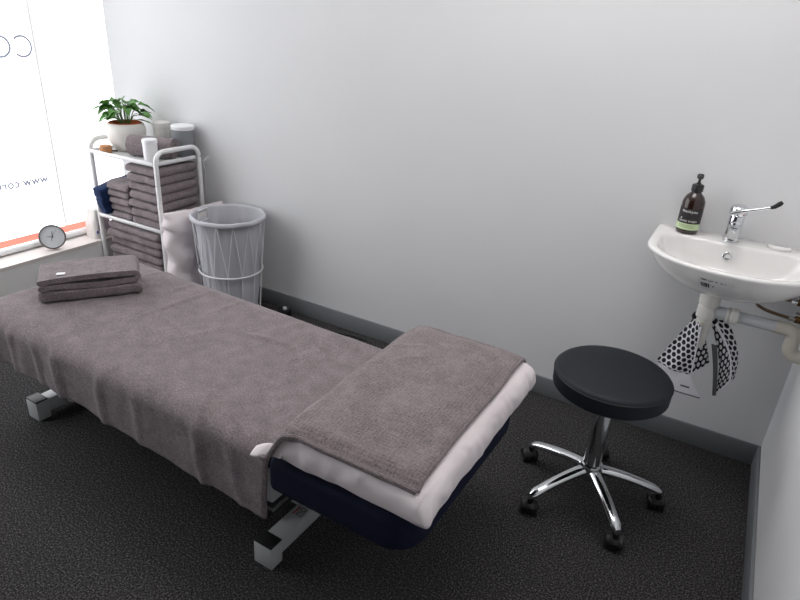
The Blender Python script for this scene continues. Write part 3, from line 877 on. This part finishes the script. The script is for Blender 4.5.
MB().lathe([(0, .1), (.032, .1), (.034, .11), (.031, .15), (.0275, .40), (.025, .408), (0, .408)], 40).build('column', M['chrome'], so)
MB().lathe([(0, .094), (.036, .094), (.041, .102), (.041, .140), (.036, .152), (.028, .156)], 36, cap1=False).build('hub', M['chrome'], so)
BR = .241
for k in range(5):
    a = radians(18+72*k); d = Vector((cos(a), sin(a), 0)); s_ = Vector((-sin(a), cos(a), 0))
    b = MB(); R_ = []
    for i in range(14):
        t = i/13; r = .025+(BR+.012-.025)*t; zc_ = .128-.049*t**1.7; w = .0215-.0025*t; hh = .0165-.003*t
        if i == 12: r -= .004
        if i == 13: w *= .6; hh *= .6; r -= .008
        R_.append([d*r+s_*(w*cos(q))+Vector((0, 0, zc_+hh*sin(q))) for q in [2*pi*j/16 for j in range(16)]])
    b.rings(R_); lg = b.build('leg', M['chrome'], so)
    c = MB(); p = d*BR
    ca = radians(112)+rnd.uniform(-.25, .25); dd = Vector((cos(ca), sin(ca), 0)); ww = Vector((-sin(ca), cos(ca), 0)); pc = p+dd*.010
    c.tube([p+Vector((0, 0, .045)), p+Vector((0, 0, .07))], .011, 12)
    for sg in (-1, 1):
        mt = Matrix.Translation(pc+ww*(sg*.0155)+Vector((0, 0, .0265))) @ Matrix(((dd.x, 0, ww.x, 0), (dd.y, 0, ww.y, 0), (0, 1, 0, 0), (0, 0, 0, 1)))
        c.lathe([(0, -.0125), (.022, -.0125), (.0258, -.009), (.0265, 0), (.0258, .009), (.022, .0125), (.014, .0085), (.012, .0105), (0, .0105)], 26, mtx=mt)
    mt = Matrix.Translation(pc+Vector((0, 0, .0265))) @ Matrix(((dd.x, 0, ww.x, 0), (dd.y, 0, ww.y, 0), (0, 1, 0, 0), (0, 0, 0, 1)))
    hood = []
    c.lathe([(0, -.0045), (.0245, -.0045), (.0245, .0045), (0, .0045)], 20, mtx=mt)
    c.tube([pc+dd*(.0275*cos(q))+Vector((0, 0, .0265+.0275*sin(q))) for q in [radians(20+14*j) for j in range(11)]], .0038, 8, flat=4.2)
    c.build('caster', M['blackp'], lg)

# ------------------------------------------------------------------ wash basin
BX, BZ = .037, .875
bs = thing('wash_basin', (BX, YB, .7), 'white wall-hung porcelain wash basin beside the right-hand corner', 'basin')
BO = Vector((BX, YB, .7))
def dshape(a_, yb_, ym, yf, rc=.03, ex=2.1):
    pts = []
    for i in range(7): t = i/6; pts.append((a_-rc+rc*sin(t*pi/2), yb_-rc+rc*cos(t*pi/2)))
    n = 40
    for i in range(n+1):
        t = pi*i/n; c, s_ = cos(t), sin(t)
        pts.append((a_*math.copysign(abs(c)**(2/ex), c), ym-(ym-yf)*abs(s_)**(2/ex)))
    for i in range(7): t = 1-i/6; pts.append((-(a_-rc+rc*sin(t*pi/2)), yb_-rc+rc*cos(t*pi/2)))
    return pts
def radial(poly, cx, cy, n=120):
    out = []
    m = len(poly)
    for k in range(n):
        th = 2*pi*k/n; dx, dy = cos(th), sin(th); best = 0
        for i in range(m):
            x1, y1 = poly[i][0]-cx, poly[i][1]-cy; x2, y2 = poly[(i+1) % m][0]-cx, poly[(i+1) % m][1]-cy
            ex_, ey_ = x2-x1, y2-y1; den = dx*ey_-dy*ex_
            if abs(den) < 1e-12: continue
            t = (x1*ey_-y1*ex_)/den; u = (x1*dy-y1*dx)/den
            if t > 0 and -1e-6 <= u <= 1+1e-6: best = max(best, t)
        out.append(best)
    return out
CY = 2.19
OUT = radial(dshape(.262, YB, 2.16, 1.952, .02), 0, CY)
INN = radial(dshape(.225, 2.285, 2.14, 1.984, .06), 0, CY)
NR = 120
def ring(fn): return [Vector((BX, CY, 0))+fn(k, 2*pi*k/NR) for k in range(NR)]
def mixr(scale, z, rad, lerp=0, r0=.0):
    return ring(lambda k, th: Vector(((rad[k]*scale)*cos(th), (rad[k]*scale)*sin(th), z)))
def back(k, th, v):  # keep the outside flush with the wall
    return v
def outer(scale, z):
    def fn(k, th):
        r = OUT[k]*scale; x, y = r*cos(th), r*sin(th)
        if sin(th) > 0: y = OUT[k]*sin(th)*(scale if scale < .4 else .4+(scale-.4)*1.0)
        return Vector((x, y, z))
    return ring(fn)
b = MB()
OUTP = [(.13, .716), (.22, .717), (.34, .722), (.5, .737), (.66, .758), (.80, .784), (.90, .81), (.955, .832), (.985, .845), (1.0, .851)]
rs = [ring(lambda k, th: Vector((.034*cos(th), .034*sin(th)-.0, .716)))]
rs += [outer(s_, z) for s_, z in OUTP]
rs += [ring(lambda k, th: Vector(((OUT[k]-i_)*cos(th), (OUT[k]-i_)*sin(th), z))) for i_, z in ((.0005, .855), (.003, .858), (.008, .8595))]
rs += [ring(lambda k, th: Vector(((INN[k]+i_)*cos(th), (INN[k]+i_)*sin(th), z))) for i_, z in ((.010, .859), (.004, .8575), (0, .853), (-.003, .846))]
rs += [ring(lambda k, th: Vector(((INN[k]*s_)*cos(th), (INN[k]*s_)*sin(th), z))) for s_, z in ((.965, .83), (.92, .805), (.83, .78), (.66, .762), (.42, .752), (.2, .748))]
b.rings(rs, cap0=True, cap1=True)
b.build('bowl', M['porc'], bs, BO, smooth=60)
# drain and overflow
MB().lathe([(0, 0), (.03, 0), (.031, .003), (.024, .004), (0, .003)], 30, mtx=Matrix.Translation((BX, CY, .7475))).build('drain', M['chrome'], bs, BO)
kb = 30
ovp = Vector((BX-.014, CY+INN[kb]*.942, .816)); ovn = Vector((0, -.97, .28)).normalized()
ox = Vector((1, 0, 0)); oy = ovn.cross(ox)
OM = Matrix(((ox.x, oy.x, ovn.x, ovp.x), (ox.y, oy.y, ovn.y, ovp.y), (ox.z, oy.z, ovn.z, ovp.z), (0, 0, 0, 1)))
ov = MB().lathe([(.0095, -.002), (.0165, -.002), (.017, .002), (.015, .0035), (.011, .0035), (.0095, .001)], 28, mtx=OM, cap0=False, cap1=False).build('overflow_ring', M['chrome'], bs, BO)
MB().lathe([(0, -.0015), (.0115, -.0015), (.0115, -.0003), (0, -.0003)], 24, mtx=OM).build('overflow_hole', M['greytin'], ov, BO)
# sticker on the bowl's front underside
def osurf(th, t):
    """point on the outer bowl; t in ring units"""
    i = int(min(max(t, 0), len(OUTP)-2)); f = t-i
    s_ = OUTP[i][0]*(1-f)+OUTP[i+1][0]*f; z = OUTP[i][1]*(1-f)+OUTP[i+1][1]*f
    kk = (th/(2*pi)*NR) % NR; k0 = int(kk); r = (OUT[k0]*(1-(kk-k0))+OUT[(k0+1) % NR]*(kk-k0))*s_
    return Vector((BX+r*cos(th), CY+r*sin(th), z))
def stk(u0, u1, v0, v1, off):
    def fn(u, v):
        th = radians(250+26*(u0+(u1-u0)*u)); t = 6.9-2.1*(v0+(v1-v0)*v)
        p = osurf(th, t); return p+Vector((cos(th)*.5, sin(th)*.5, -.85)).normalized()*off
    return fn
M['stick'] = mat('clear_paper_sticker', (214, 213, 213), .5, bump=.02, bscale=60)
b = MB(); b.grid(stk(0, 1, 0, 1, .0008), 12, 8)
sk = b.build('sticker', M['stick'], bs, BO, fix=False)
b = MB()
for q in ((.08, .24, .10, .18), (.28, .42, .12, .19), (.48, .54, .12, .19), (.62, .70, .14, .2), (.74, .78, .14, .2), (.07, .10, .4, .72), (.12, .15, .4, .72), (.17, .2, .4, .72), (.21, .26, .4, .72), (.28, .32, .4, .72), (.42, .46, .5, .62)):
    b.grid(stk(q[0], q[1], q[2], q[3], .0014), 3, 3)
b.build('sticker_print', M['ink'], sk, BO, fix=False)

bs.location.z += .017
# tap
tp = thing('basin_tap', (BX-.020, 2.335, .8765), 'chrome basin mixer tap with a long lever arm', 'tap')
tl = Matrix.Identity(4)
b = MB(); R_ = []
for z, rx, ry, oy_ in ((0, .027, .027, 0), (.004, .027, .027, 0), (.006, .0245, .0245, 0), (.05, .0235, .0235, -.001), (.085, .0235, .025, -.003), (.09, .022, .024, -.003)):
    R_.append([Vector((rx*cos(q), oy_+ry*sin(q), z)) for q in [2*pi*k/32 for k in range(32)]])
b.rings(R_); b.build('body', M['chrome'], tp)
b = MB(); R_ = []
for t in range(9):
    u = t/8; y = -.01-.085*u; zc_ = .052-.016*u*u+.004*u
    w, hh = .0195-.003*u, .014-.003*u
    R_.append([Vector((w*math.copysign(abs(cos(q))**.6, cos(q)), y, zc_+hh*math.copysign(abs(sin(q))**.6, sin(q)))) for q in [2*pi*k/24 for k in range(24)]])
b.rings(R_); b.build('spout', M['chrome'], tp)
MB().lathe([(0, 0), (.010, 0), (.010, .009), (0, .009)], 20, mtx=Matrix.Translation((0, -.082, .0235))).build('aerator', M['amberl'], tp)
b = MB(); R_ = []
for z, r in ((.092, .0235), (.096, .0265), (.114, .0275), (.121, .025), (.125, .017), (.126, .004)):
    R_.append([Vector((r*cos(q)*1.05, -.004+r*sin(q)*1.1+(z-.09)*.12, z)) for q in [2*pi*k/32 for k in range(32)]])
b.rings(R_); hd = b.build('handle_cap', M['chrome'], tp)
b = MB(); b.tube([(-.018, -.024, .098), (0.0, -.03, .108), (.03, -.034, .120), (.068, -.036, .134), (.092, -.036, .143)], [.010, .0085, .0062, .0052, .0046], 12)
b.build('lever', M['chrome'], tp)
b = MB(); b.tube([(.086, -.036, .141), (.096, -.036, .146), (.108, -.036, .158), (.114, -.036, .165)], [.0055, .007, .0082, .006], 14)
b.build('lever_tip', M['blackp'], tp)
b = MB(); b.lathe([(0, 0), (.0035, 0), (.0032, .0012), (0, .0015)], 12, mtx=Matrix.Translation((.016, -.0255, .1)) @ Matrix.Rotation(radians(90), 4, 'X')); b.build('red_dot', M['red'], tp)

# soap wash bottle
bo = thing('soap_bottle', (-.127, 2.335, .8765), 'dark amber pump bottle of hand wash standing on the basin ledge', 'bottle', rz=radians(-4))
br_ = .0375
body = MB().lathe([(0, 0), (.030, 0), (.0355, .003), (br_, .010), (br_, .105), (.036, .116), (.029, .131), (.019, .141), (.0155, .146), (.0155, .152), (0, .152)], 48).build('bottle_body', M['amber'], bo)
def cyl(x, z, off=.0006):
    a = x/br_-pi/2; return Vector(((br_+off)*cos(a), (br_+off)*sin(a), z))
lb = MB().grid(lambda u, v: cyl(-.052+.104*u, .016+.076*v, .0004), 30, 6).build('label', M['lblack'], bo, fix=False)
MB().grid(lambda u, v: cyl(-.052+.104*u, .017+.022*v, .0008), 30, 4).build('green_band', M['lgreen'], lb, fix=False)
def curved_text(body_, size, cz, m, name, sp=1.0, flat=False):
    vs, fs = text_verts(body_, size, 0, sp); x0 = min(v.x for v in vs); x1 = max(v.x for v in vs); cx_ = (x0+x1)/2
    MB().add([cyl(v.x-cx_, cz+v.y, .0012) for v in vs], fs).build(name, m, lb, fix=False, smooth=0)
curved_text('thankyou', .0135, .078, M['lwhite'], 'brand_text', 1.05)
curved_text('HAND WASH', .0098, .0445, M['lwhite'], 'product_text', 1.05)
MB().grid(lambda u, v: cyl(-.026+.0045*u, .054+.0045*v, .0012), 4, 4).build('label_mark', M['lwhite'], lb, fix=False)
b = MB()
for zz, x0, x1 in ((.033, -.028, .03), (.029, -.028, .022), (.025, -.028, .026)):
    b.grid(lambda u, v: cyl(x0+(x1-x0)*u, zz+.0008*v, .0012), 8, 2)
b.build('fine_print', M['ink'], lb, fix=False)
MB().lathe([(0, .148), (.0185, .148), (.0195, .15), (.0195, .168), (.017, .172), (.008, .173), (.0075, .178), (.0045, .178), (.0045, .196), (0, .196)], 30).build('pump_collar', M['blackp'], bo)
b = MB(); b.lathe([(0, .192), (.009, .192), (.0105, .195), (.0105, .205), (.008, .208), (0, .208)], 24)
b.tube([(0, 0, .2), (.0, -.015, .202), (.0, -.032, .2), (0, -.038, .194)], [.0065, .006, .005, .0042], 10)
ph_ = b.build('pump_head', M['blackp'], bo); ph_.rotation_euler = (0, 0, radians(8))

# soap piece
b = MB(); R_ = []
for ins, z in ((.001, 0), (0, .003), (0, .008), (.003, .011), (.008, .012)):
    pts = []
    for i in range(33):
        t = pi*i/32; pts.append(Vector(((.036-ins)*cos(t), -(.03-ins)*abs(sin(t))+.008, z)))
    for i in range(1, 9):
        t = i/9; pts.append(Vector((-(.036-ins)*(1-2*t), .008+(.006-ins*.3)*sin(pi*t), z)))
    R_.append(pts)
b.rings(R_); o = b.build('soap_bar', M['porc'], smooth=50); o.location = (.166, 2.335, .8765); tag(o, 'flat white half-round soap lying on the basin ledge', 'soap')

# drain trap and pipes
PY = 2.185
X0 = BX-.028
dp = thing('drain_trap', (X0, PY, .532), 'white plastic trap and waste pipe under the wash basin', 'pipe')
DO = Vector((X0, PY, .52))
b = MB()
TMx = Matrix.Translation((X0, PY, 0))
b.lathe([(0, .670), (.029, .670), (.029, .676), (.033, .678), (.033, .716), (.032, .7215), (0, .7215)], 36, mtx=TMx); b.build('tail_piece', M['pvc'], dp, DO, smooth=30)
b = MB(); R_ = []
for i, (r, z) in enumerate(((.026, .625), (.029, .625), (.031, .629), (.031, .662), (.030, .668), (.028, .670))):
    R_.append([Vector((X0+r*(1+.03*(k % 2)*(1 if 0 < i < 4 else 0))*cos(2*pi*k/28), PY+r*(1+.03*(k % 2)*(1 if 0 < i < 4 else 0))*sin(2*pi*k/28), z)) for k in range(28)])
b.rings(R_); b.build('slip_nut', M['pvc'], dp, DO, smooth=25)
b = MB(); b.lathe([(0, .507), (.010, .508), (.018, .515), (.0215, .526), (.0225, .545), (.0268, .625), (0, .625)], 36, mtx=TMx); b.build('trap_cup', M['pvc'], dp, DO, smooth=30)
b = MB(); b.lathe([(0, 0), (.0075, 0), (.0075, .01), (.0055, .012), (0, .012)], 16, mtx=Matrix.Translation((X0-.004, PY-.022, .61)) @ Matrix.Rotation(pi/2, 4, 'X')); b.build('test_plug', M['pvcb'], dp, DO)
zz = .652
b = MB(); b.tube([(X0+.02, PY, zz), (X0+.07, PY, zz)], .0215, 24); b.build('outlet', M['pvcg'], dp, DO)
b = MB(); R_ = []
for x, r in ((.060, .022), (.062, .027), (.066, .0275), (.068, .025), (.074, .025), (.076, .0285), (.094, .0285), (.097, .025)):
    R_.append([Vector((X0+x, PY+r*cos(2*pi*k/24), zz+r*sin(2*pi*k/24))) for k in range(24)])
b.rings(R_); b.build('coupling', M['pvc'], dp, DO, smooth=25)
b = MB(); b.tube([(X0+.09, PY, zz), (X0+.212, PY, zz)], .0195, 24); b.build('waste_pipe', M['pvcg'], dp, DO)
b = MB(); pts = [(X0+.207, PY, zz), (X0+.240, PY, zz)]
xe = X0+.240
for i in range(1, 7): a = pi/2*i/6; pts.append((xe+.026*sin(a), PY, zz-.026*(1-cos(a))))
pts += [(xe+.026, PY, zz-.05), (xe+.026, PY, zz-.06)]
for i in range(1, 7): a = pi/2*i/6; pts.append((xe+.026+.026*(1-cos(a)), PY, zz-.06-.026*sin(a)))
pts.append((XR+.001, PY, zz-.086))
b.tube(pts, .0225, 24); b.build('elbow', M['pvcb'], dp, DO)
# supply hoses with valves on the right wall
def hose(name, y, z, label, p0):
    t = thing(name, (XR, y, z), label, 'hose'); O = Vector((XR, y, z))
    P0 = Vector(p0); P3 = Vector((XR-.075, y, z)); P1 = P0+Vector((.01, 0, -.05)); P2 = P3+Vector((-.09, 0, .008))
    pts = []
    for i in range(21):
        u = i/20; pts.append(P0*(1-u)**3+P1*3*u*(1-u)**2+P2*3*u*u*(1-u)+P3*u**3)
    MB().tube(pts, .0055, 10).build('braided_hose', M['braid'], t, O)
    b = MB(); b.tube([(XR-.08, y, z), (XR-.062, y, z)], .0095, 6); b.build('hose_nut', M['chrome'], t, O)
    b = MB(); b.tube([(XR-.062, y, z), (XR-.028, y, z)], .012, 14); b.tube([(XR-.028, y, z), (XR+.001, y, z)], .009, 14); b.tube([(XR-.045, y, z), (XR-.045, y, z+.02)], .006, 10)
    b.build('valve', M['brass'], t, O)
    b = MB(); b.box((XR-.065, y-.006, z+.019), (XR-.025, y+.006, z+.025), .002); b.build('valve_handle', M['chrome'], t, O)
hose('supply_hose', 2.22, .690, 'lower braided water hose with brass valve under the basin', (.13, 2.22, .752))
hose('supply_hose', 2.29, .725, 'upper braided water hose with brass valve tucked behind the lower one', (.16, 2.28, .768))

# ------------------------------------------------------------------ polka-dot tea towel hung round the trap
tt = thing('tea_towel', (BX, 2.2, .35), 'black and white polka-dot tea towel hanging on the basin drain pipe', 'tea towel')
TO = Vector((BX, 2.2, .35))
def panel(corners, dy, m, name, nu=20, nv=24, bulge=0, curve=0, uvs=1):
    """corners TL,TR,BR,BL as (x,y,z)"""
    a, b_, c, d = [Vector(p) for p in corners]
    B = MB(); uv = []
    W = ((a-b_).length+(c-d).length)/2; H = ((a-d).length+(b_-c).length)/2
    for i in range(nu):
        for j in range(nv):
            u, v = i/(nu-1), j/(nv-1)
            w = (a-b_).length*(1-v)+(c-d).length*v
            p = (a*(1-u)+b_*u)*(1-v)+(d*(1-u)+c*u)*v
            p = p+Vector((curve*sin(pi*v), dy*sin(u*pi*2.3+v)*(.3+.7*v)-bulge*sin(pi*u), 0))
            B.v.append(p); uv.append(((u-.5)*w*uvs*1.15, -v*H))
    for i in range(nu-1):
        for j in range(nv-1):
            B.f.append((i*nv+j, (i+1)*nv+j, (i+1)*nv+j+1, i*nv+j+1)); B.mi.append(0)
    o = B.build(name, m, tt, TO, uv=uv, fix=False, smooth=80)
    sd = o.modifiers.new('t', 'SOLIDIFY'); sd.thickness = .0022; sd.offset = 0
    edge = lambda f: [B.v[k] for k in f]
    return o, B, nu, nv
# left lobe
o, B, nu, nv = panel([(-.020, 2.19, .634), (.006, 2.150, .612), (.018, 2.150, .418), (-.106, 2.172, .425)], .009, M['dotw'], 'front_fold')
b = MB(); b.tube([B.v[(nu-1)*nv+j] for j in range(nv)], .0026, 6); b.build('edge_hem', M['hemw'], o, TO)
lo, LB, _, _ = panel([(-.095, 2.170, .422), (.018, 2.1495, .421), (.066, 2.150, .345), (-.06, 2.168, .338)], .002, M['hemw'], 'white_border')
b = MB(); b.tube([LB.v[i*24+23] for i in range(20)], .0030, 6); b.build('border_hem', M['hemg'], lo, TO)
b = MB(); b.grid(lambda u, v: Vector((-.005+.03*u, 2.1475, .378-.006*v)), 4, 3); b.build('stitched_label', M['hemg'], lo, TO, fix=False)
o3, B3, nu, nv = panel([(.002, 2.19, .56), (.030, 2.205, .55), (.064, 2.205, .462), (.020, 2.165, .424)], .004, M['dotb'], 'inner_fold')
b = MB(); b.tube([B3.v[i*nv+nv-1] for i in range(nu)], .0022, 6); b.build('edge_hem', M['hemw'], o3, TO)
# right lobe
o, B, nu, nv = panel([(.038, 2.18, .636), (.078, 2.20, .640), (.152, 2.20, .425), (.140, 2.170, .435)], .006, M['dotw'], 'outer_drape', curve=.022)
b = MB(); b.tube([B.v[j] for j in range(nv)], .0026, 6); b.build('edge_hem', M['hemw'], o, TO)
o2, B2, nu, nv = panel([(.036, 2.195, .61), (.042, 2.186, .618), (.142, 2.172, .437), (.110, 2.19, .354)], .003, M['dotb'], 'inner_drape', curve=.018)
b = MB(); b.tube([B2.v[i*nv+nv-1] for i in range(nu)], .0024, 6); b.build('lower_hem', M['hemw'], o2, TO)
panel([(.052, 2.186, .545), (.070, 2.184, .545), (.114, 2.182, .357), (.102, 2.184, .352)], .001, M['hemg'], 'grey_border', curve=.004)
b = MB(); b.tube([(X0+.034*cos(q)*1.0, PY+.034*sin(q), .632+.008*sin(q)) for q in [radians(-20+220*i/20) for i in range(21)]], .007, 8)
b.build('gathered_loop', M['dotw'], tt, TO)

# ------------------------------------------------------------------ black cable behind the table
b = MB(); pts = []
for i in range(40):
    t = i/39; pts.append((-2.2+.75*t, 2.33+.022*sin(t*9)-.05*sin(pi*t), .006))
b.tube(pts, .005, 8)
pc = b.build('power_cable', M['blackp'], origin=(-1.9, 2.33, 0)); tag(pc, 'black power cable with grey plug on the carpet along the back wall', 'cable')
b = MB(); b.box((-2.01, 2.30, .0), (-1.94, 2.34, .045), .006); b.build('power_brick', M['blackp'], pc, (-1.9, 2.33, 0))
b = MB(); b.box((-1.972, 2.298, .045), (-1.952, 2.318, .06), .004); b.build('plug', M['steel'], pc, (-1.9, 2.33, 0))

# ------------------------------------------------------------------ world, view
w = bpy.data.worlds.new('world'); S.world = w; w.use_nodes = True
w.node_tree.nodes['Background'].inputs[0].default_value = (.8, .88, 1, 1); w.node_tree.nodes['Background'].inputs[1].default_value = .5
vs_ = S.view_settings
vs_.view_transform = 'Standard'; vs_.look = 'None'; vs_.gamma = 1; vs_.use_curve_mapping = False; vs_.exposure = .17
S.display_settings.display_device = 'sRGB'
